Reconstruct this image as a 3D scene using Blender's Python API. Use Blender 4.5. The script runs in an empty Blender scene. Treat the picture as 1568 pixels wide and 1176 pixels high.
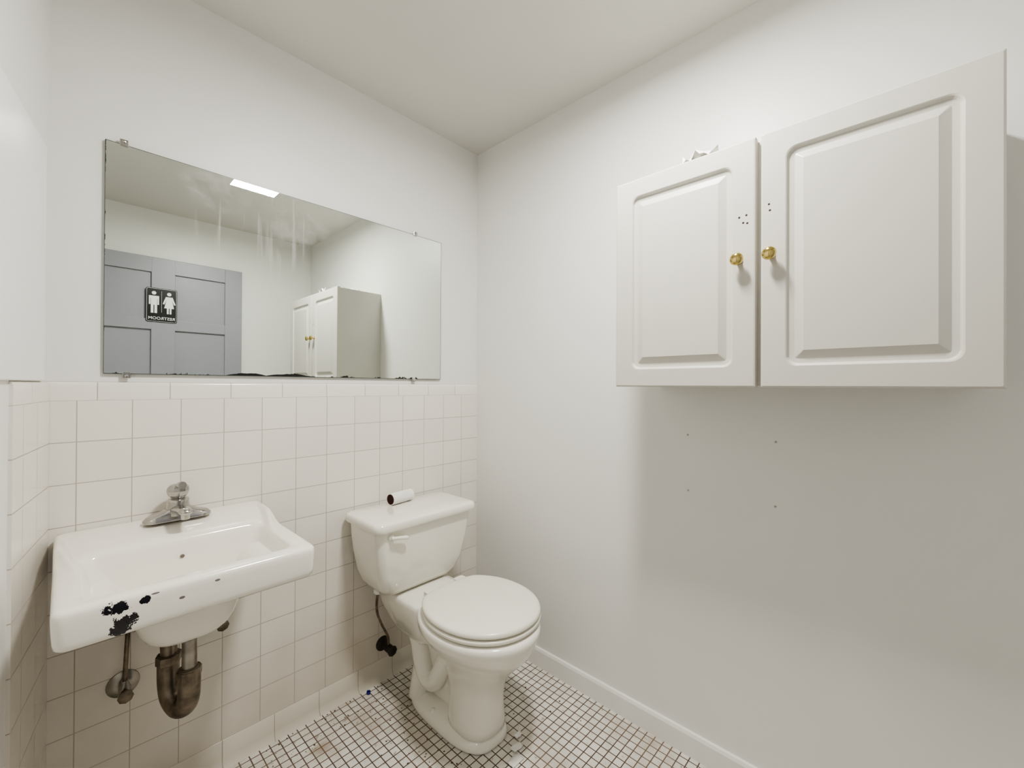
import bpy, bmesh, math, random
import numpy as np
from mathutils import Vector, Matrix
random.seed(3)
sc=bpy.context.scene
try:
    sc.view_settings.view_transform='AgX'
    sc.view_settings.look='AgX - Medium High Contrast'
    sc.view_settings.exposure=0.12
except Exception as e: print(e)
COL=sc.collection
# ------------------------------------------------------------ materials
def lin(c): return tuple(((x/255)/12.92 if x/255<=.04045 else ((x/255+.055)/1.055)**2.4) for x in c)
class M:
    def __init__(s,name):
        s.m=bpy.data.materials.new(name); s.m.use_nodes=True
        s.nt=s.m.node_tree; s.n=s.nt.nodes; s.l=s.nt.links
        s.b=s.n['Principled BSDF']; s.out=s.n['Material Output']
    def node(s,t,**k):
        n=s.n.new(t)
        for a,v in k.items():
            if a.startswith('i_'): n.inputs[a[2:].replace('_',' ')].default_value=v
            else: setattr(n,a,v)
        return n
    def link(s,a,b): s.l.new(a,b)
    def coord(s): return s.node('ShaderNodeTexCoord').outputs['Object']
    def noise(s,scale,detail=3,vec=None,rough=.5):
        n=s.node('ShaderNodeTexNoise'); n.inputs['Scale'].default_value=scale; n.inputs['Detail'].default_value=detail; n.inputs['Roughness'].default_value=rough
        s.link(vec if vec is not None else s.coord(),n.inputs['Vector']); return n.outputs['Fac']
    def ramp(s,fac,stops):
        r=s.node('ShaderNodeValToRGB'); e=r.color_ramp.elements
        while len(e)<len(stops): e.new(.5)
        for i,(p,c) in enumerate(stops): e[i].position=p; e[i].color=(*c,1) if len(c)==3 else c
        s.link(fac,r.inputs['Fac']); return r.outputs['Color']
    def mix(s,fac,a,b):
        m=s.node('ShaderNodeMix',data_type='RGBA')
        for sock,v in ((m.inputs[0],fac),(m.inputs[6],a),(m.inputs[7],b)):
            if isinstance(v,bpy.types.NodeSocket): s.link(v,sock)
            elif isinstance(v,(int,float)): sock.default_value=v
            else: sock.default_value=(*v,1)
        return m.outputs[2]
    def math(s,op,a,b=None,c=None):
        m=s.node('ShaderNodeMath',operation=op)
        for i,v in enumerate((a,b,c)):
            if v is None: continue
            if isinstance(v,bpy.types.NodeSocket): s.link(v,m.inputs[i])
            else: m.inputs[i].default_value=v
        return m.outputs[0]
    def bump(s,h,strength=.1,dist=.002):
        b=s.node('ShaderNodeBump'); b.inputs['Strength'].default_value=strength; b.inputs['Distance'].default_value=dist
        s.link(h,b.inputs['Height']); s.link(b.outputs['Normal'],s.b.inputs['Normal'])
def simple(name,col,rough=.5,metal=0,var=.04,nscale=6,bump=0,bscale=60,coat=0):
    m=M(name); c=lin(col)
    d=tuple(x*(1-var) for x in c)
    m.link(m.ramp(m.noise(nscale),[(.3,d),(.7,c)]),m.b.inputs['Base Color'])
    m.b.inputs['Roughness'].default_value=rough; m.b.inputs['Metallic'].default_value=metal
    if coat: m.b.inputs['Coat Weight'].default_value=coat; m.b.inputs['Coat Roughness'].default_value=.08
    if bump: m.bump(m.noise(bscale,4),bump,.002)
    return m.m
paint=simple('wall_paint',(232,231,227),.42,var=.02,nscale=2.5,bump=.05,bscale=25)
paint_sheen=simple('wall_paint_sheen',(240,240,238),.30,var=.02,nscale=3,bump=.15,bscale=25)  # whiter, glossier wall paint; the lighter colour stands in for a reflection
ceilm=simple('ceiling_paint',(220,218,212),.6,var=.03,nscale=2,bump=.06,bscale=30)
trimm=simple('trim_paint',(238,236,231),.35,var=.04,nscale=8,bump=.05)
cabm=simple('thermofoil',(209,206,197),.36,var=.02,nscale=5)
cabside=simple('cabinet_side_paint',(208,206,199),.5,var=.05,nscale=6)
porc=simple('porcelain',(242,239,228),.12,var=.03,nscale=5,coat=.5)
seatm=simple('seat_plastic',(234,231,218),.25,var=.02,nscale=5)
chrome=simple('chrome_worn',(190,188,185),.18,1,var=.25,nscale=40)
chrome2=simple('chrome_dull',(172,167,160),.28,1,var=.4,nscale=35)
dkchrome=simple('tarnished_pipe',(146,134,120),.36,.8,var=.72,nscale=34,bump=.2,bscale=80)
rubber=simple('dark_valve',(62,55,52),.5,.4,var=.4,nscale=60)
brass=simple('polished_brass',(214,194,128),.13,1,var=.1,nscale=20)
doorm=simple('grey_door_paint',(148,149,156),.4,var=.05,nscale=4,bump=.1)
black=simple('sign_black',(14,14,16),.3)
white=simple('sign_white',(238,238,238),.5)
paper=simple('paper',(238,236,230),.8,var=.05,nscale=30)
card=simple('cardboard',(70,35,30),.8)
crumb=simple('brown_debris',(104,78,56),.85,var=.5,nscale=90)
darkhole=simple('dark_hole',(60,48,42),.8,var=.3,nscale=90)
greyhole=simple('faint_hole',(128,120,112),.8,var=.3,nscale=90)
bluep=simple('blue_plastic',(40,45,120),.35)
def tile(name,col,grout,bw,rh,x0,z0,mort=.0016,ax=0,rough=.16,dirt=0.,floor=False,grime=0):
    m=M(name); co=m.coord()
    sp=m.node('ShaderNodeSeparateXYZ'); m.link(co,sp.inputs[0])
    u=m.math('SUBTRACT',sp.outputs[ax],x0-50*bw); v=m.math('SUBTRACT',sp.outputs[1 if floor else 2],z0-100*rh)
    cb=m.node('ShaderNodeCombineXYZ'); m.link(u,cb.inputs[0]); m.link(v,cb.inputs[1])
    b=m.node('ShaderNodeTexBrick',offset=0.0,squash=1.0)
    b.inputs['Scale'].default_value=1; b.inputs['Mortar Size'].default_value=mort; b.inputs['Mortar Smooth'].default_value=.15
    b.inputs['Brick Width'].default_value=bw; b.inputs['Row Height'].default_value=rh; b.inputs['Bias'].default_value=0
    c=lin(col); b.inputs['Color1'].default_value=(*c,1); b.inputs['Color2'].default_value=(*[x*(.86 if floor else .955) for x in c],1); b.inputs['Mortar'].default_value=(*lin(grout),1)
    m.link(cb.outputs[0],b.inputs['Vector'])
    col_=b.outputs['Color']
    if dirt:
        n=m.noise(3.5,5,rough=.65); f=m.ramp(n,[(.42,(0,0,0)),(.70,(dirt,)*3)])
        col_=m.mix(f,col_,lin((150,132,112)))
        n2=m.noise(38,3,rough=.6); f2=m.ramp(n2,[(.62,(0,0,0)),(.72,(dirt,)*3)])
        col_=m.mix(f2,col_,lin((120,98,78)))
        ax_=m.math('POWER',m.math('ABSOLUTE',m.math('DIVIDE',m.math('SUBTRACT',sp.outputs[0],-.834),.04)),2.)
        ay_=m.math('POWER',m.math('ABSOLUTE',m.math('DIVIDE',m.math('SUBTRACT',sp.outputs[1],-.152),.03)),2.)
        bl=m.math('MAXIMUM',m.math('SUBTRACT',1.,m.math('ADD',ax_,ay_)),0.)
        bl=m.math('MULTIPLY',bl,m.math('MULTIPLY',m.noise(30,3),1.0))
        col_=m.mix(bl,col_,lin((128,94,66)))
    if grime:
        g=m.math('SUBTRACT',m.math('ADD',m.noise(4,4),.12),m.math('MULTIPLY',sp.outputs[2],.95))
        col_=m.mix(m.math('MINIMUM',m.math('MAXIMUM',m.math('MULTIPLY',g,grime),0.),.5),col_,lin((184,172,152)))
    m.link(col_,m.b.inputs['Base Color'])
    m.link(m.ramp(b.outputs['Fac'],[(0,(rough,)*3),(1,(.8,)*3)]),m.b.inputs['Roughness'])
    inv=m.math('SUBTRACT',1.0,b.outputs['Fac'])
    h=m.math('ADD',inv,m.math('MULTIPLY',m.noise(7,2),.5))
    m.bump(h,.35,.0012)
    return m.m
TC=(236,231,222); GR=(184,174,165)
t_body=tile('wall_tile',TC,GR,.109,.109,-1.4104,.0885,mort=.0013,grime=.8)
t_cap=tile('cap_tile',(239,234,226),GR,.1535,.2,-1.372,1.228-.2+.0001,mort=.0013)
t_base=tile('base_tile',(230,226,215),(168,156,145),.1515,.2,-.93,-.11,grime=.6)
t_bodyL=tile('wall_tile_left',TC,GR,.109,.109,.0,.0885,mort=.0013,grime=.8)
t_capL=tile('cap_tile_left',TC,GR,.1535,.2,.0,1.0281,mort=.0013)
t_floor=tile('floor_mosaic',(232,229,220),(88,72,63),.0297,.0297,0,0,mort=.0019,rough=.35,dirt=.66,floor=True)
# ------------------------------------------------------------ mesh helpers
def mk(name,V,F,mat,smooth=False,parent=None,bevel=0,subd=0,seg=2):
    me=bpy.data.meshes.new(name); me.from_pydata([tuple(v) for v in V],[],F); me.update()
    bm=bmesh.new(); bm.from_mesh(me); bmesh.ops.recalc_face_normals(bm,faces=bm.faces); bm.to_mesh(me); bm.free()
    o=bpy.data.objects.new(name,me); COL.objects.link(o)
    if mat: me.materials.append(mat)
    if smooth:
        for p in me.polygons: p.use_smooth=True
    if bevel:
        b=o.modifiers.new('bevel','BEVEL'); b.width=bevel; b.segments=seg; b.limit_method='ANGLE'; b.angle_limit=.6
    if subd:
        s=o.modifiers.new('sub','SUBSURF'); s.levels=subd; s.render_levels=subd
    if parent: par(o,parent)
    return o
def par(o,e):
    o.parent=e; o.matrix_parent_inverse=Matrix.Translation(e.location).inverted()
def empty(name,loc):
    e=bpy.data.objects.new(name,None); e.location=loc; e.empty_display_size=.05; COL.objects.link(e); return e
def box(name,a,b,mat,parent=None,bevel=0,smooth=False):
    x0,y0,z0=a; x1,y1,z1=b
    V=[(x,y,z) for z in (z0,z1) for y in (y0,y1) for x in (x0,x1)]
    F=[(0,1,3,2),(4,5,7,6),(0,1,5,4),(2,3,7,6),(0,2,6,4),(1,3,7,5)]
    return mk(name,V,F,mat,smooth,parent,bevel)
def rr(x0,x1,y0,y1,r,k=6):
    r=min(r,abs(x1-x0)/2-1e-5,abs(y1-y0)/2-1e-5); P=[]
    for cx,cy,a0 in ((x1-r,y1-r,0),(x0+r,y1-r,90),(x0+r,y0+r,180),(x1-r,y0+r,270)):
        for i in range(k+1):
            a=math.radians(a0+90*i/k); P.append((cx+r*math.cos(a),cy+r*math.sin(a)))
    return P
def loft(name,rings,mat,smooth=True,parent=None,caps=(True,True),subd=0,bevel=0):
    n=len(rings[0]); V=[p for r in rings for p in r]; F=[]
    for i in range(len(rings)-1):
        for j in range(n):
            a=i*n+j; b=i*n+(j+1)%n; F.append((a,b,b+n,a+n))
    if caps[0]: F.append(tuple(range(n)))
    if caps[1]: F.append(tuple(range((len(rings)-1)*n,len(rings)*n)))
    return mk(name,V,F,mat,smooth,parent,bevel,subd)
def autosmooth(o,ang=35):
    me=o.data
    for p in me.polygons: p.use_smooth=True
    bm=bmesh.new(); bm.from_mesh(me)
    for e in bm.edges:
        if len(e.link_faces)==2 and e.calc_face_angle(0)>math.radians(ang): e.smooth=False
    bm.to_mesh(me); bm.free()
def frame(d):
    d=Vector(d).normalized(); a=Vector((0,0,1)) if abs(d.z)<.9 else Vector((1,0,0))
    u=d.cross(a).normalized(); v=d.cross(u).normalized(); return u,v
def tube(name,pts,rad,mat,parent=None,n=16,steps=8,smoothpath=True):
    P=[Vector(p) for p in pts]; R=rad if isinstance(rad,(list,tuple)) else [rad]*len(P)
    if smoothpath and len(P)>2:
        Q=[];RR=[]
        for i in range(len(P)-1):
            p0=P[max(i-1,0)];p1=P[i];p2=P[i+1];p3=P[min(i+2,len(P)-1)]
            for s in range(steps):
                t=s/steps
                Q.append(.5*((2*p1)+(-p0+p2)*t+(2*p0-5*p1+4*p2-p3)*t*t+(-p0+3*p1-3*p2+p3)*t**3)); RR.append(R[i]*(1-t)+R[i+1]*t)
        Q.append(P[-1]);RR.append(R[-1]); P=Q;R=RR
    rings=[];u=None
    for i,p in enumerate(P):
        d=(P[min(i+1,len(P)-1)]-P[max(i-1,0)]).normalized()
        if u is None: u,v=frame(d)
        else:
            u=(u-d*u.dot(d)).normalized(); v=d.cross(u).normalized()
        rings.append([p+u*R[i]*math.cos(2*math.pi*j/n)+v*R[i]*math.sin(2*math.pi*j/n) for j in range(n)])
    o=loft(name,rings,mat,True,parent); autosmooth(o,50); return o
def lathe(name,base,axis,prof,mat,parent=None,n=28,sx=1,ang=40):
    base=Vector(base); axis=Vector(axis).normalized(); u,v=frame(axis)
    rings=[[base+axis*h+u*max(r,1e-4)*math.cos(2*math.pi*j/n)+v*max(r,1e-4)*math.sin(2*math.pi*j/n) for j in range(n)] for h,r in prof]
    o=loft(name,rings,mat,True,parent); autosmooth(o,ang); return o
# ------------------------------------------------------------ room shell
H=2.394; YB=-2.12
box('floor',(-2.75,YB-.1,-.08),(.1,.12,0),t_floor)
box('ceiling',(-2.75,YB-.1,H),(.1,.12,H+.08),ceilm)
box('wall_mirror_side',(-1.72,.006,0),(.1,.12,H),paint)
box('wall_right',(0,YB-.1,0),(.1,.006,H),paint)
box('wall_back',(-2.75,YB-.1,0),(0,YB,H),paint)
LA=math.atan2(-.289,-.045); LO=Vector((-1.459,0,0))
def left_local(o):
    o.rotation_euler=(0,0,LA); o.location=LO; return o
left_local(box('wall_left',(-.02,-.10,0),(1.08,-.006,H),paint))
xe=LO+Vector((math.cos(LA),math.sin(LA),0))*1.08
box('wall_left_header',(-1.73,-2.02,2.06),(-1.62,xe.y+.01,H),paint)
box('wall_left_return',(-1.73,YB,0),(-1.62,-2.02,H),paint)
box('wall_hall_far',(-2.75,YB,0),(-2.65,-.8,H),paint)
box('wall_hall_end',(-2.65,-.9,0),(-1.70,-.8,H),paint)
e=empty('trim_1',(-1.61,-1.5,0))
box('jamb_near',(-1.735,xe.y-.03,0),(-1.615,xe.y-.005,2.06),trimm,e,.002)
box('jamb_head',(-1.735,-2.02,2.035),(-1.612,xe.y-.03,2.06),trimm,e,.002)
box('casing_head',(-1.62,-2.06,2.06),(-1.605,xe.y+.03,2.12),trimm,e,.003)
left_local(box('wall_left_sheen',(.06,-.006,1.2285),(.62,.0025,1.80),paint_sheen,None,.003))  # thin slab added to stand in for the gloss highlight on this wall
def prof_strip(name,prof,x0,x1,mat):
    V=[(x0,y,z) for y,z in prof]+[(x1,y,z) for y,z in prof]; n=len(prof)
    F=[(i,(i+1)%n,(i+1)%n+n,i+n) for i in range(n)]+[tuple(range(n)),tuple(range(n,2*n))]
    o=mk(name,V,F,mat); autosmooth(o,50); return o
capprof=[(.006,1.1785),(0,1.1785),(0,1.217),(.0008,1.222),(.003,1.2265),(.006,1.228)]
bprof=[(.006,.0885),(0,.0885),(-.001,.0875),(-.0015,.03),(-.005,.012),(-.013,0),(.006,0)]
prof_strip('trim_tile_cap',capprof,-1.47,0,t_cap)
box('wall_mirror_side_tile',(-1.47,0,.0885),(0,.006,1.1785),t_body)
prof_strip('baseboard_mirror_side',bprof,-1.47,0,t_base)
flip=lambda pr:[(-y,z) for y,z in pr]
left_local(prof_strip('trim_tile_cap_left',flip(capprof),0,.29,t_capL))
left_local(box('wall_left_tile',(0,-.006,0.0),(.29,0,1.1785),t_bodyL))
V=[];pr=[(0,0),(-.013,0),(-.013,.068),(-.009,.0775),(0,.0785)]
n=len(pr)
V=[(x,-.014,z) for x,z in pr]+[(x,YB,z) for x,z in pr]
mk('baseboard_right',V,[(i,(i+1)%n,(i+1)%n+n,i+n) for i in range(n)]+[tuple(range(n)),tuple(range(n,2*n))],trimm)
box('baseboard_back',(-1.62,YB,0),(-.013,YB+.013,.0775),trimm,None,.003)
e=empty('wall_anchor_holes',(0,-1.18,.97))
for y,z in ((-1.053,1.061),(-1.308,1.061),(-1.055,.875),(-1.307,.871)):
    lathe('anchor',(0,y,z),(-1,0,0),[(0,.0045),(.0006,.0045),(.0009,.003),(.0004,.0015)],cabside,e,12)
    lathe('hole',(-.0008,y-.0005,z+.0005),(-1,0,0),[(0,.0017),(.0004,.0015)],greyhole,e,10)
# ------------------------------------------------------------ mirror
mm=M('mirror_glass')
gl=mm.node('ShaderNodeBsdfGlossy'); gl.inputs['Color'].default_value=(.78,.82,.78,1); gl.inputs['Roughness'].default_value=.0
df=mm.node('ShaderNodeBsdfDiffuse'); df.inputs['Color'].default_value=(.85,.86,.84,1)
dk=mm.node('ShaderNodeBsdfDiffuse'); dk.inputs['Color'].default_value=(.03,.03,.03,1)
co=mm.coord(); sp=mm.node('ShaderNodeSeparateXYZ'); mm.link(co,sp.inputs[0])
mp=mm.node('ShaderNodeMapping'); mp.inputs['Scale'].default_value=(55,1,2.2); mm.link(co,mp.inputs[0])
streak=mm.noise(1,2,mp.outputs[0])
blot=mm.noise(14,5,rough=.62)
def ell(cx_,cz_,rx,rz):
    a=mm.math('POWER',mm.math('ABSOLUTE',mm.math('DIVIDE',mm.math('SUBTRACT',sp.outputs[0],cx_),rx)),2.)
    b=mm.math('POWER',mm.math('ABSOLUTE',mm.math('DIVIDE',mm.math('SUBTRACT',sp.outputs[2],cz_),rz)),2.)
    return mm.math('MAXIMUM',mm.math('SUBTRACT',1.,mm.math('ADD',a,b)),0.)
w1=mm.math('MAXIMUM',ell(-1.11,1.83,.11,.07),ell(-.87,1.78,.12,.08))
w2=ell(-1.0,1.78,.22,.19)
bm_=mm.math('MULTIPLY',mm.ramp(blot,[(.42,(0,0,0)),(.64,(.75,.75,.75))]),mm.math('MINIMUM',mm.math('MULTIPLY',w1,1.4),1.))
st_=mm.math('MULTIPLY',mm.ramp(streak,[(.58,(0,0,0)),(.70,(1,1,1))]),mm.math('MINIMUM',mm.math('MULTIPLY',w2,1.5),1.))
haze=mm.math('MULTIPLY',mm.math('MAXIMUM',bm_,st_),.27)
s1=mm.node('ShaderNodeMixShader'); mm.link(haze,s1.inputs[0]); mm.link(gl.outputs[0],s1.inputs[1]); mm.link(df.outputs[0],s1.inputs[2])
db=mm.math('SUBTRACT',sp.outputs[2],1.2512); dl=mm.math('SUBTRACT',sp.outputs[0],-1.3609)
ed=mm.math('MINIMUM',db,mm.math('MULTIPLY',dl,4.))
th=mm.math('MULTIPLY',mm.math('MAXIMUM',mm.math('SUBTRACT',mm.noise(13,6,rough=.7),.52),0.),.09)
lw=mm.math('MULTIPLY',mm.math('MAXIMUM',ell(-1.02,1.2512,.06,.02),ell(-.89,1.2512,.08,.02)),mm.math('MULTIPLY',mm.noise(30,4),.020))
dm=mm.math('LESS_THAN',ed,mm.math('ADD',mm.math('ADD',th,lw),.0006))
s2=mm.node('ShaderNodeMixShader'); mm.link(dm,s2.inputs[0]); mm.link(s1.outputs[0],s2.inputs[1]); mm.link(dk.outputs[0],s2.inputs[2])
mm.link(s2.outputs[0],mm.out.inputs[0])
e=empty('wall_mirror',(-.797,0,1.569))
box('glass',(-1.3609,-.003,1.2512),(-.2329,.001,1.8862),mm.m,e)
gedge=simple('mirror_edge',(70,80,74),.3)
for nm,a,b in (('edge_top',(-1.3609,-.0034,1.8857),(-.2329,.0055,1.8870)),('edge_right',(-.2334,-.0034,1.2512),(-.2320,.0055,1.8870)),('edge_left',(-1.3616,-.0034,1.2512),(-1.3606,.0055,1.8870)),('edge_bottom',(-1.3609,-.0034,1.2502),(-.2329,.0055,1.2514))):
    box(nm,a,b,gedge,e)
for x,z,s in ((-1.324,1.888,1),(-.375,1.888,1),(-1.315,1.250,-1),(-.38,1.250,-1)):
    box('clip',(x-.009,-.007,z-.006*s if s>0 else z-.012),(x+.009,-.003,z+.012 if s>0 else z+.006),chrome,e,.0015)
    lathe('clip_screw',(x,-.007,z+.006*s),(0,-1,0),[(0,.0045),(.002,.004),(.003,.001)],chrome,e,12)
# ------------------------------------------------------------ cabinet
e=empty('wall_cabinet',(-.15,-1.334,1.52))
CX=-.297
box('carcass',(CX+.021,-1.712,1.226),(0,-.955,1.822),cabside,e,.001)
def cdoor(name,y0,y1,z0,z1):
    R=[]
    spec=[(0,-.020,.001),(0,-.004,.001),(.001,-.0015,.0015),(.004,0,.003),(.050,0,.022),(.0525,-.0015,.022),(.056,-.007,.020),(.065,-.0085,.016),(.067,-.0085,.004),(.083,-.0015,.001),(.085,-.0005,.001)]
    for ins,d,r in spec:
        R.append([(CX-d*1,y,z) for y,z in rr(y0+ins,y1-ins,z0+ins,z1-ins,r)])
    o=loft(name,R,cabm,True,e); autosmooth(o,12); return o
cdoor('door_left',-1.323,-.949,1.2217,1.8266)
cdoor('door_right',-1.718,-1.334,1.2217,1.8266)
for y in (-1.287,-1.356):
    lathe('knob',(CX,y,1.533),(-1,0,0),[(0,.008),(.002,.0085),(.004,.006),(.012,.0055),(.015,.010),(.019,.0145),(.024,.0155),(.028,.0135),(.0305,.008),(.0315,.001)],brass,e,24)
for y,z in ((-1.287,1.640),(-1.303,1.642),(-1.296,1.625),(-1.305,1.622),(-1.351,1.655),(-1.353,1.640)):
    lathe('old_screw_hole',(CX+.0002,y,z),(-1,0,0),[(0,.0028),(.0005,.0025),(.0003,.001)],darkhole,e,10)
def crumple(name,c,size,mat,seed,parent=None,nx=8,ny=8,amp=.4):
    rnd=random.Random(seed);V=[];F=[]
    for i in range(nx+1):
        for j in range(ny+1):
            V.append((c[0]+(i/nx-.5)*size[0]*(1+.1*rnd.random()),c[1]+(j/ny-.5)*size[1]*(1+.1*rnd.random()),c[2]+size[2]*rnd.random()))
    for i in range(nx):
        for j in range(ny):
            a=i*(ny+1)+j;F.append((a,a+1,a+ny+2,a+ny+1))
    o=mk(name,V,F,mat,True,parent); s=o.modifiers.new('sol','SOLIDIFY'); s.thickness=.0008; return o
ep=empty('crumpled_paper',(-.22,-1.2,1.83))
crumple('sheet_a',(-.262,-1.19,1.824),(.06,.085,.028),paper,1,ep)
crumple('sheet_b',(-.16,-1.12,1.824),(.12,.13,.035),paper,2,ep)
# ------------------------------------------------------------ toilet
TX=-.468
e=empty('toilet',(TX,-.38,0))
def el(xc,yc,a,b,z,n=40,p=2.0,back=None):
    R=[]
    for j in range(n):
        t=2*math.pi*j/n; c=math.cos(t); s=math.sin(t)
        x=a*abs(c)**(2/p)*(1 if c>=0 else -1); y=b*abs(s)**(2/p)*(1 if s>=0 else -1)
        if back and y>back: y=back+(y-back)*.35
        R.append((xc+x,yc+y,z))
    return R
PXC=-.422
S=[(0.02,-.475,.098,.108,2.5),(.06,-.472,.087,.104,2.4),(.12,-.472,.082,.102,2.3),(.18,-.474,.082,.108,2.2),(.235,-.478,.091,.128,2.1),(.285,-.484,.112,.165,2.05),(.33,-.492,.143,.204,2.),(.365,-.498,.167,.226,2.),(.392,-.500,.178,.233,2.),(.400,-.502,.186,.238,2.),(.432,-.505,.188,.238,2.),(.438,-.505,.184,.234,2.)]
loft('bowl',[el(PXC-.026*max(0,min((z-.15)/.23,1)),yc,a,b,z,p=p) for z,yc,a,b,p in S],porc,True,e,subd=1)
loft('foot',[el(PXC,yc,a,b,z,p=3.0) for z,yc,a,b in ((0,-.365,.108,.215),(.002,-.365,.109,.216),(.020,-.365,.107,.214),(.034,-.366,.096,.204),(.05,-.37,.06,.17),(.055,-.37,.03,.1))],porc,True,e,subd=1)
loft('rear_web',[[(x,y,z) for x,y in rr(PXC-a,PXC+a,y0,y1,.03)] for z,a,y0,y1 in ((.02,.05,-.46,-.19),(.10,.042,-.46,-.20),(.2,.042,-.46,-.19),(.30,.06,-.46,-.13),(.38,.08,-.46,-.10))],porc,True,e,subd=1)
D=[(.22,-.18,.050,.09,.02),(.29,-.18,.08,.125,.03),(.36,-.19,.115,.16,.04),(.40,-.19,.125,.165,.04),(.432,-.19,.125,.165,.04),(.438,-.19,.120,.160,.035)]
loft('rear_deck',[[(x,y,z) for x,y in rr(TX+.012-a,TX+.012+a,max(yc-b,-.40),min(yc+b,-.035),r+.02)] for z,yc,a,b,r in D],porc,True,e,subd=1)
for s in (-1,1):
    tube('trapway',[(PXC+s*.045,-.44,.30),(PXC+s*.052,-.375,.235),(PXC+s*.056,-.335,.165),(PXC+s*.056,-.30,.115),(PXC+s*.054,-.255,.115),(PXC+s*.054,-.225,.165),(PXC+s*.052,-.205,.24),(PXC+s*.05-.01,-.17,.33)],[.035,.036,.034,.033,.035,.038,.042,.045],porc,e)
    tube('trap_leg',[(PXC+s*.045,-.225,.16),(PXC+s*.045,-.21,.10),(PXC+s*.045,-.20,.02)],[.042,.042,.048],porc,e)
    lathe('bolt_cap',(PXC+s*.082,-.33,.025),(0,0,1),[(0,.014),(.010,.012),(.018,.007),(.020,.001)],porc,e,16)
SC=(-.440,-.512)
def seatring(a,b,z): return el(SC[0],SC[1],a,b,z,n=48,p=2.08,back=b*.80)
loft('seat_ring',[seatring(.180,.206,.440),seatring(.188,.214,.441),seatring(.191,.217,.447),seatring(.190,.216,.455),seatring(.184,.210,.458)],seatm,True,e,subd=1)
loft('seat_lid',[seatring(.180,.206,.4605),seatring(.188,.214,.461),seatring(.190,.216,.466),seatring(.1885,.2145,.474),seatring(.183,.209,.479),seatring(.165,.19,.4815),seatring(.08,.1,.483)],seatm,True,e,subd=1)
for s in (-1,1):
    o=loft('hinge',[[(x,y,z) for x,y in rr(SC[0]+s*.07-.022,SC[0]+s*.07+.022,-.335,-.300,.01)] for z in (.438,.466,.471)],seatm,True,e); autosmooth(o)
TK=[(.440,.140,-.045,-.190,.045),(.446,.155,-.035,-.205,.045),(.475,.176,-.030,-.222,.04),(.52,.193,-.027,-.232,.035),(.60,.208,-.025,-.242,.032),(.66,.215,-.024,-.248,.032),(.705,.218,-.024,-.252,.032)]
o=loft('tank',[[(x,y,z) for x,y in rr(TX-a,TX+a,y0,y1,r,8)] for z,a,y1,y0,r in TK],porc,True,e); autosmooth(o,40)
LD=[(.703,.215,-.022,-.252,.03),(.705,.228,-.014,-.268,.03),(.712,.231,-.012,-.271,.03),(.728,.230,-.013,-.270,.03),(.735,.225,-.017,-.265,.028),(.7375,.215,-.027,-.255,.022),(.738,.10,-.1,-.19,.02)]
o=loft('tank_lid',[[(x,y,z) for x,y in rr(TX-a,TX+a,y0,y1,r,8)] for z,a,y1,y0,r in LD],porc,True,e); autosmooth(o,40)
lathe('lever_boss',(TX-.165,-.247,.680),(0,-1,0),[(0,.013),(.006,.013),(.010,.010),(.012,.002)],porc,e,18)
tube('lever',[(TX-.170,-.262,.680),(TX-.150,-.266,.678),(TX-.115,-.268,.672),(TX-.105,-.268,.670)],[.006,.006,.0075,.004],porc,e,12)
VX,VZ=-.520,.150
lathe('escutcheon',(VX,0,VZ),(0,-1,0),[(0,.030),(.003,.029),(.008,.018),(.010,.008)],rubber,e)
tube('stub',[(VX,-.004,VZ),(VX,-.06,VZ)],.009,rubber,e)
lathe('valve_body',(VX,-.035,VZ-.0),(0,-1,0),[(0,.012),(.004,.016),(.025,.016),(.03,.011)],rubber,e,16)
lathe('valve_handle',(VX,-.066,VZ),(0,-1,0),[(0,.008),(.004,.019),(.012,.021),(.016,.016),(.018,.004)],rubber,e,8)
tube('supply_line',[(VX,-.048,VZ+.01),(VX-.004,-.048,VZ+.05),(VX-.04,-.06,VZ+.12),(VX-.075,-.085,VZ+.20),(VX-.078,-.10,.44)],.0048,dkchrome,e,10)
lathe('coupling_nut',(VX-.078,-.10,.418),(0,0,1),[(0,.012),(.004,.016),(.022,.017),(.024,.012)],white,e,10)
e=empty('toilet_paper_roll',(-.475,-.06,.762))
ax=Vector((math.cos(.15),math.sin(.15),0)); c0=Vector((-.53,-.072,.7617))
def ringtube(name,base,axis,L,ro,ri,mat,parent):
    lathe(name,base,axis,[(0,ri),(0,ro),(L,ro),(L,ri),(0.0,ri)],mat,parent,28)
ringtube('paper_wrap',c0,ax,.105,.0235,.0205,paper,e)
ringtube('core',c0-ax*.001,ax,.107,.0205,.0192,card,e)
# ------------------------------------------------------------ sink
e=empty('wall_hung_sink',(-1.215,-.24,.78))
X0,X1=-1.450,-.985; YF=-.484; SX=(X0+X1)/2
def zt(y):
    if y>-.13: return .838
    if y<-.20: return .810
    t=(y+.13)/-.07; t=t*t*(3-2*t); return .838-.028*t
def sr(x0,x1,y0,y1,r,z=None,off=0,k=5):
    P=rr(x0,x1,y0,y1,r,k); Q=[]
    for i,p in enumerate(P):
        q=P[(i+1)%len(P)]; Q.append(p)
        if (i+1)%(k+1)==0:
            for t in (np.arange(1,12)/12): Q.append((p[0]+(q[0]-p[0])*t,p[1]+(q[1]-p[1])*t))
    return [(x,y,(zt(y)+off) if z is None else z) for x,y in Q]
m=M('sink_porcelain'); cx=lin((243,239,229))
co=m.coord(); sp=m.node('ShaderNodeSeparateXYZ'); m.link(co,sp.inputs[0])
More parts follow.
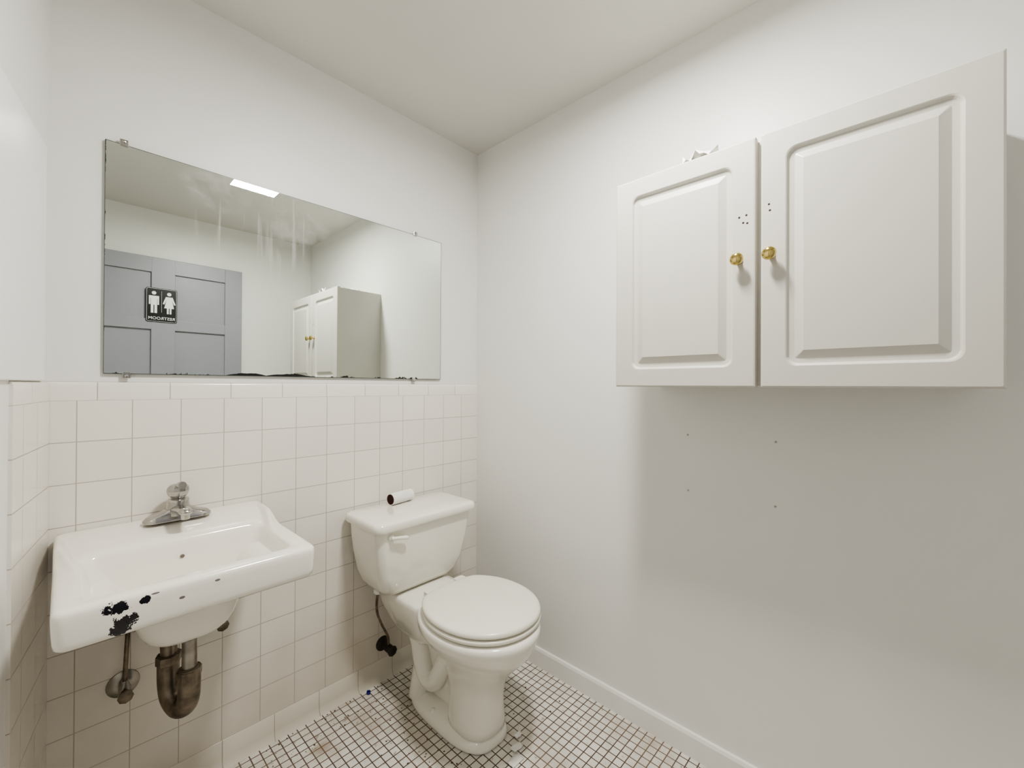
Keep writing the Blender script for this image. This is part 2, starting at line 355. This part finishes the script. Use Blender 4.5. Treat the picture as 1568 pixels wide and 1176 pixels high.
def blob(x,z,rx,rz):
    a=m.math('POWER',m.math('ABSOLUTE',m.math('DIVIDE',m.math('SUBTRACT',sp.outputs[0],x),rx)),2.)
    b=m.math('POWER',m.math('ABSOLUTE',m.math('DIVIDE',m.math('SUBTRACT',sp.outputs[2],z),rz)),2.)
    return m.math('MAXIMUM',m.math('SUBTRACT',1.,m.math('ADD',a,b)),0.)
f=None
for bl in ((-1.362,.790,.026,.020),(-1.352,.756,.030,.026),(-1.318,.792,.014,.010)):
    g=blob(*bl); f=g if f is None else m.math('MAXIMUM',f,g)
nz=m.noise(70,5,rough=.7)
fr=m.math('LESS_THAN',sp.outputs[1],YF+.02)
mask=m.math('GREATER_THAN',m.math('MULTIPLY',m.math('ADD',m.math('MULTIPLY',f,.34),m.math('MULTIPLY',nz,m.math('GREATER_THAN',f,.001))),fr),.69)
f2=None
for bl in ((-1.262,.776,.006,.0035),(-1.20,.792,.006,.003),(-1.305,.800,.008,.002)):
    g=blob(*bl); f2=g if f2 is None else m.math('MAXIMUM',f2,g)
mask2=m.math('MULTIPLY',m.math('GREATER_THAN',f2,.3),fr)
rust=m.ramp(m.noise(9,4),[(.62,(0,0,0)),(.8,(.35,.35,.35))])
basec=m.mix(rust,cx,lin((208,186,155)))
basec=m.mix(mask2,basec,lin((120,112,108)))
m.link(m.mix(mask,basec,lin((14,12,20))),m.b.inputs['Base Color'])
m.b.inputs['Roughness'].default_value=.14; m.b.inputs['Coat Weight'].default_value=.4
sinkm=m.m
AB=.733
R=[sr(SX-.03,SX+.03,-.30,-.24,.028,.594),sr(SX-.075,SX+.075,-.335,-.195,.05,.603),sr(SX-.098,SX+.098,-.352,-.17,.06,.635),sr(SX-.108,SX+.108,-.365,-.15,.06,.69),sr(SX-.13,SX+.13,-.38,-.13,.06,.765),
 sr(X0+.022,X1-.022,YF+.026,-.012,.02,.772),sr(X0+.016,X1-.016,YF+.020,-.003,.02,.765),sr(X0+.014,X1-.014,YF+.016,-.002,.02,AB+.002),
 sr(X0+.005,X1-.005,YF+.007,-.001,.022,AB),sr(X0+.002,X1-.002,YF+.003,-.001,.022,AB+.008),sr(X0,X1,YF,-.001,.022,None,-.014),sr(X0+.001,X1-.001,YF+.002,-.001,.022,None,-.006),sr(X0+.006,X1-.006,YF+.008,-.004,.02,None,-.001),sr(X0+.012,X1-.012,YF+.014,-.008,.02,None,0),
 sr(X0+.038,X1-.038,YF+.038,-.175,.03,None,0),sr(X0+.044,X1-.044,YF+.044,-.180,.03,None,-.003),sr(X0+.05,X1-.05,YF+.05,-.186,.03,None,-.014),sr(X0+.062,X1-.062,YF+.062,-.197,.035,.748),sr(X0+.11,X1-.11,YF+.11,-.213,.045,.695),sr(X0+.145,X1-.145,YF+.14,-.225,.045,.665),sr(SX-.03,SX+.03,-.32,-.26,.028,.655)]
loft('basin',R,sinkm,True,e,subd=1)
lathe('drain',(SX,-.29,.6545),(0,0,1),[(0,.024),(.003,.024),(.004,.020),(.0015,.016),(.001,.002)],chrome,e,20)
lathe('overflow',(SX,-.1955,.770),(0,-1,-.3),[(0,.005),(.002,.005),(.0025,.003)],greyhole,e,12)
# faucet
e=empty('faucet',(-1.205,-.06,.84))
FX,FY,FZ=-1.207,-.060,.838
o=loft('base_plate',[[(x,y,z) for x,y in rr(FX-a,FX+a,FY-b,FY+b,b*.98,8)] for z,a,b in ((FZ,.078,.028),(FZ+.006,.078,.028),(FZ+.014,.070,.023),(FZ+.022,.045,.022),(FZ+.030,.032,.024))],chrome,True,e); autosmooth(o,45)
lathe('body',(FX,FY,FZ+.012),(0,0,1),[(0,.030),(.02,.028),(.035,.0255),(.042,.026),(.046,.022),(.048,.004)],chrome,e,28)
SPT=[(0,.022,.014,.026),(-.03,.021,.013,.030),(-.065,.018,.011,.036),(-.10,.016,.010,.040),(-.118,.014,.008,.040),(-.124,.007,.004,.039)]
rings=[]
for y,w,h,z in SPT:
    rings.append([(FX+w*math.cos(2*math.pi*j/20),FY+y,FZ+z+h*math.sin(2*math.pi*j/20)) for j in range(20)])
loft('spout',rings,chrome,True,e)
lathe('aerator',(FX,FY-.106,FZ+.020),(0,0,1),[(0,.010),(.015,.0105)],chrome,e,16)
lathe('handle_knob',(FX,FY,FZ+.057),(0,0,1),[(0,.014),(.005,.018),(.010,.023),(.022,.0265),(.032,.025),(.039,.018),(.042,.004)],chrome,e,12,ang=20)
tube('handle_lever',[(FX,FY,FZ+.086),(FX+.004,FY-.018,FZ+.095),(FX+.006,FY-.028,FZ+.097)],[.012,.012,.010],chrome,e,12)
# sink supplies and trap
def stop(name,x,z,esc=True):
    e=empty(name,(x,-.03,z))
    if esc: lathe('escutcheon',(x,0,z),(0,-1,0),[(0,.036),(.003,.035),(.010,.022),(.012,.012)],chrome2,e,24)
    tube('stub',[(x,-.001,z),(x,-.055,z)],.009,dkchrome,e,12)
    lathe('valve_body',(x,-.040,z-.016),(0,0,1),[(0,.010),(.004,.013),(.026,.013),(.036,.009),(.044,.008)],chrome2,e,14)
    lathe('handle',(x,-.058,z-.002),(0,-1,0),[(0,.006),(.006,.006),(.008,.016),(.014,.017),(.017,.006)],dkchrome,e,8)
    tube('riser',[(x,-.040,z+.02),(x+.003,-.043,z+.10),(x+(-1.205-x)*.12,-.06,.77)],.0055,dkchrome,e,10)
stop('sink_supply_valve',-1.316,.39)
stop('sink_supply_valve.001',-1.098,.49)
e=empty('sink_drain_trap',(-1.22,-.2,.5))
PX,PY=-1.207,-.235
lathe('tailpiece',(PX,PY,.44),(0,0,1),[(0,.0165),(.20,.0165)],chrome2,e,20)
lathe('tail_flange',(PX,PY,.570),(0,0,1),[(0,.026),(.014,.028),(.018,.024),(.030,.022)],dkchrome,e,20)
lathe('slip_nut',(PX,PY,.465),(0,0,1),[(0,.024),(.003,.027),(.022,.027),(.026,.020)],dkchrome,e,8,ang=25)
tube('u_bend',[(PX,PY,.49),(PX,PY,.43),(PX-.003,PY+.014,.390),(PX-.014,PY+.045,.372),(PX-.026,PY+.076,.390),(PX-.03,PY+.09,.43),(PX-.03,PY+.09,.49)],.0245,dkchrome,e,20)
lathe('outlet_nut',(PX-.03,PY+.09,.475),(0,0,1),[(0,.024),(.003,.028),(.024,.028),(.027,.020)],dkchrome,e,8,ang=25)
tube('wall_elbow',[(PX-.03,PY+.09,.49),(PX-.03,PY+.091,.520),(PX-.033,PY+.11,.538),(PX-.045,-.05,.542),(PX-.045,0,.542)],.0185,dkchrome,e,18)
lathe('wall_flange',(PX-.045,0,.542),(0,-1,0),[(0,.042),(.004,.041),(.012,.028),(.014,.019)],dkchrome,e,24)
lathe('elbow_nut',(PX-.04,-.085,.541),(0,-1,.0),[(0,.020),(.003,.029),(.020,.029),(.023,.020)],dkchrome,e,8,ang=25)
# ------------------------------------------------------------ door (open, folded against the back wall)
e=empty('door_1',(-1.007,-2.08,1.0))
DX0,DX1,DY0,DY1=-1.462,-.520,-2.095,-2.060; DZ=2.065
box('core',(DX0+.01,DY0+.008,.02),(DX1-.01,DY1-.014,DZ-.01),doorm,e)
st=.118; mxa,mxb=-1.040,-.915
def bar(n,a,b): box(n,(a[0],DY0,a[1]),(b[0],DY1,b[1]),doorm,e,.003)
bar('stile_hinge',(DX0,.012),(DX0+st,DZ)); bar('stile_lock',(DX1-st+.01,.012),(DX1,DZ)); bar('mullion',(mxa,.012),(mxb,DZ))
for z0,z1 in ((.012,.24),(.80,.96),(1.585,1.655),(1.965,DZ)):
    box('rail',(DX0+st-.001,DY0+.001,z0),(DX1-st+.011,DY1-.0006,z1),doorm,e,.003)
lathe('door_knob',(DX1-.065,DY1,.95),(0,1,0),[(0,.03),(.004,.03),(.008,.012),(.03,.012),(.04,.026),(.055,.028),(.064,.015),(.066,.002)],chrome,e,24)
for z in (.25,1.02,1.82): lathe('hinge_barrel',(DX0-.004,DY1-.002,z),(0,0,1),[(0,.006),(.09,.006)],chrome,e,10)
# restroom sign
e=empty('restroom_sign',(-.985,DY1,1.75))
sx0,sx1,sz0,sz1=-1.068,-.905,1.635,1.862; sy=DY1+.001
R=[[(x,y,z) for x,z in rr(sx0,sx1,sz0,sz1,.012)] for y in (sy-.001,sy+.003)]
loft('plate',R,black,False,e)
R=[[(x,y,z) for x,z in rr(sx0+.004,sx1-.004,sz0+.004,sz1-.004,.010)] for y in (sy+.003,sy+.0033)]
loft('border_line',R,white,False,e)
R=[[(x,y,z) for x,z in rr(sx0+.0055,sx1-.0055,sz0+.0055,sz1-.0055,.008)] for y in (sy+.0033,sy+.0038)]
loft('field',R,black,False,e)
def flat(name,P,y0=sy+.0038,y1=sy+.0046):
    loft(name,[[(x,y0,z) for x,z in P],[(x,y1,z) for x,z in P]],white,False,e)
def figure(cx,fem):
    cz=1.69
    flat('head',[(cx+.0115*math.cos(t),cz+.137+.0115*math.sin(t)) for t in np.linspace(0,2*math.pi,20)[:-1]])
    if not fem:
        flat('torso',[(cx-.026,cz+.118),(cx+.026,cz+.118),(cx+.026,cz+.060),(cx+.018,cz+.060),(cx+.018,cz+.1),(cx+.016,cz+.1),(cx+.016,cz+.004),(cx+.0025,cz+.004),(cx+.0025,cz+.058),(cx-.0025,cz+.058),(cx-.0025,cz+.004),(cx-.016,cz+.004),(cx-.016,cz+.1),(cx-.018,cz+.1),(cx-.018,cz+.060),(cx-.026,cz+.060)])
    else:
        flat('torso',[(cx-.018,cz+.118),(cx+.018,cz+.118),(cx+.034,cz+.070),(cx+.026,cz+.066),(cx+.014,cz+.1),(cx+.026,cz+.042),(cx+.012,cz+.042),(cx+.012,cz+.004),(cx+.0025,cz+.004),(cx+.0025,cz+.042),(cx-.0025,cz+.042),(cx-.0025,cz+.004),(cx-.012,cz+.004),(cx-.012,cz+.042),(cx-.026,cz+.042),(cx-.014,cz+.1),(cx-.026,cz+.066),(cx-.034,cz+.070)])
figure(-.948,True); figure(-1.027,False)
flat('divider',[(-.9880,1.70),(-.9870,1.70),(-.9870,1.842),(-.9880,1.842)])
cu=bpy.data.curves.new('text','FONT'); cu.body='RESTROOM'; cu.size=.026; cu.align_x='CENTER'; cu.extrude=.0004; cu.offset=.0002; cu.space_character=1.05
to=bpy.data.objects.new('lettering',cu); COL.objects.link(to); cu.materials.append(white)
to.location=(-.9865,sy+.0044,1.652); to.rotation_euler=(math.pi/2,0,math.pi); par(to,e)
# ------------------------------------------------------------ ceiling light
e=empty('ceiling_light',(-.70,-1.07,H))
LX0,LX1,LY0,LY1=-.805,-.59,-1.128,-1.02
box('pan',(LX0-.008,LY0-.008,H-.03),(LX1+.008,LY1+.008,H),trimm,e,.004)
em=M('lamp_diffuser'); em.b.inputs['Base Color'].default_value=(.9,.9,.9,1)
em.b.inputs['Emission Color'].default_value=(1,.98,.94,1); em.b.inputs['Emission Strength'].default_value=9
loft('diffuser',[[(x,y,z) for x,y in rr(LX0+i,LX1-i,LY0+i,LY1-i,.04)] for z,i in ((H-.03,0),(H-.045,.002),(H-.056,.012),(H-.060,.03))],em.m,True,e)
la=bpy.data.lights.new('lamp','AREA'); la.shape='RECTANGLE'; la.size=.22; la.size_y=.13; la.energy=25; la.color=(1,.978,.932)
lo=bpy.data.objects.new('lamp',la); COL.objects.link(lo); lo.location=(-.70,-1.085,H-.064); par(lo,e)
# added fill light shining in from the unseen hall, with an invented pan
e=empty('hall_fill_light',(-2.2,-1.5,H))
box('hall_fill_pan',(-2.35,-1.65,H-.03),(-2.05,-1.35,H),trimm,e,.004)
la=bpy.data.lights.new('hall_fill','AREA'); la.size=.28; la.energy=4; la.color=(1,.98,.95)
lo=bpy.data.objects.new('hall_fill',la); COL.objects.link(lo); lo.location=(-2.2,-1.5,H-.035); par(lo,e)
# ------------------------------------------------------------ floor debris
e=empty('blue_bottle_cap',(-.60,-.035,0))
ringtube('cap',Vector((-.60,-.035,0.0005)),Vector((0,0,1)),.009,.008,.006,bluep,e)
e=empty('paper_scraps',(-.42,-.66,0))
for i,(x,y,s) in enumerate(((-.42,-.66,.05),(-.38,-.63,.04),(-.34,-.60,.03),(-.48,-.67,.02))):
    crumple('scrap',(x,y,.001),(s,s*.6,.006),paper,10+i,e,4,4)
V=[];F=[];rnd=random.Random(5)
for i in range(150):
    t=rnd.random()
    if t<.4: x=rnd.uniform(-.98,-.55); y=rnd.uniform(-.14,-.02)
    elif t<.75: x=rnd.gauss(-.59,.05); y=rnd.uniform(-.6,-.1)
    else: x=rnd.uniform(-.30,-.03); y=rnd.uniform(-.75,-.1)
    s=rnd.uniform(.0015,.0055); b=len(V)
    for k in range(5):
        a=k*2*math.pi/5+rnd.random(); V.append((x+s*math.cos(a)*rnd.uniform(.5,1),y+s*math.sin(a)*rnd.uniform(.5,1),.0003))
    V.append((x,y,s*.5))
    F+= [(b+k,b+(k+1)%5,b+5) for k in range(5)]
mk('floor_debris',V,F,crumb)
# ------------------------------------------------------------ world + camera
w=bpy.data.worlds.new('world'); sc.world=w; w.use_nodes=True
w.node_tree.nodes['Background'].inputs[0].default_value=(.9,.95,1,1); w.node_tree.nodes['Background'].inputs[1].default_value=.3
yw=math.radians(43.1579);pt=math.radians(.2356);rl=math.radians(.2855)
fw=np.array([math.cos(yw)*math.cos(pt),math.sin(yw)*math.cos(pt),math.sin(pt)])
rt=np.array([math.sin(yw),-math.cos(yw),0.]);up=np.cross(rt,fw)
r2=rt*math.cos(rl)+up*math.sin(rl);u2=-rt*math.sin(rl)+up*math.cos(rl)
cam=bpy.data.cameras.new('camera'); cam.sensor_width=36; cam.lens=644.5945/1568*36; cam.clip_start=.02
co=bpy.data.objects.new('camera',cam); COL.objects.link(co)
mt=Matrix(((r2[0],u2[0],-fw[0],-1.4355),(r2[1],u2[1],-fw[1],-1.5889),(r2[2],u2[2],-fw[2],1.2228),(0,0,0,1)))
co.matrix_world=mt
sc.camera=co
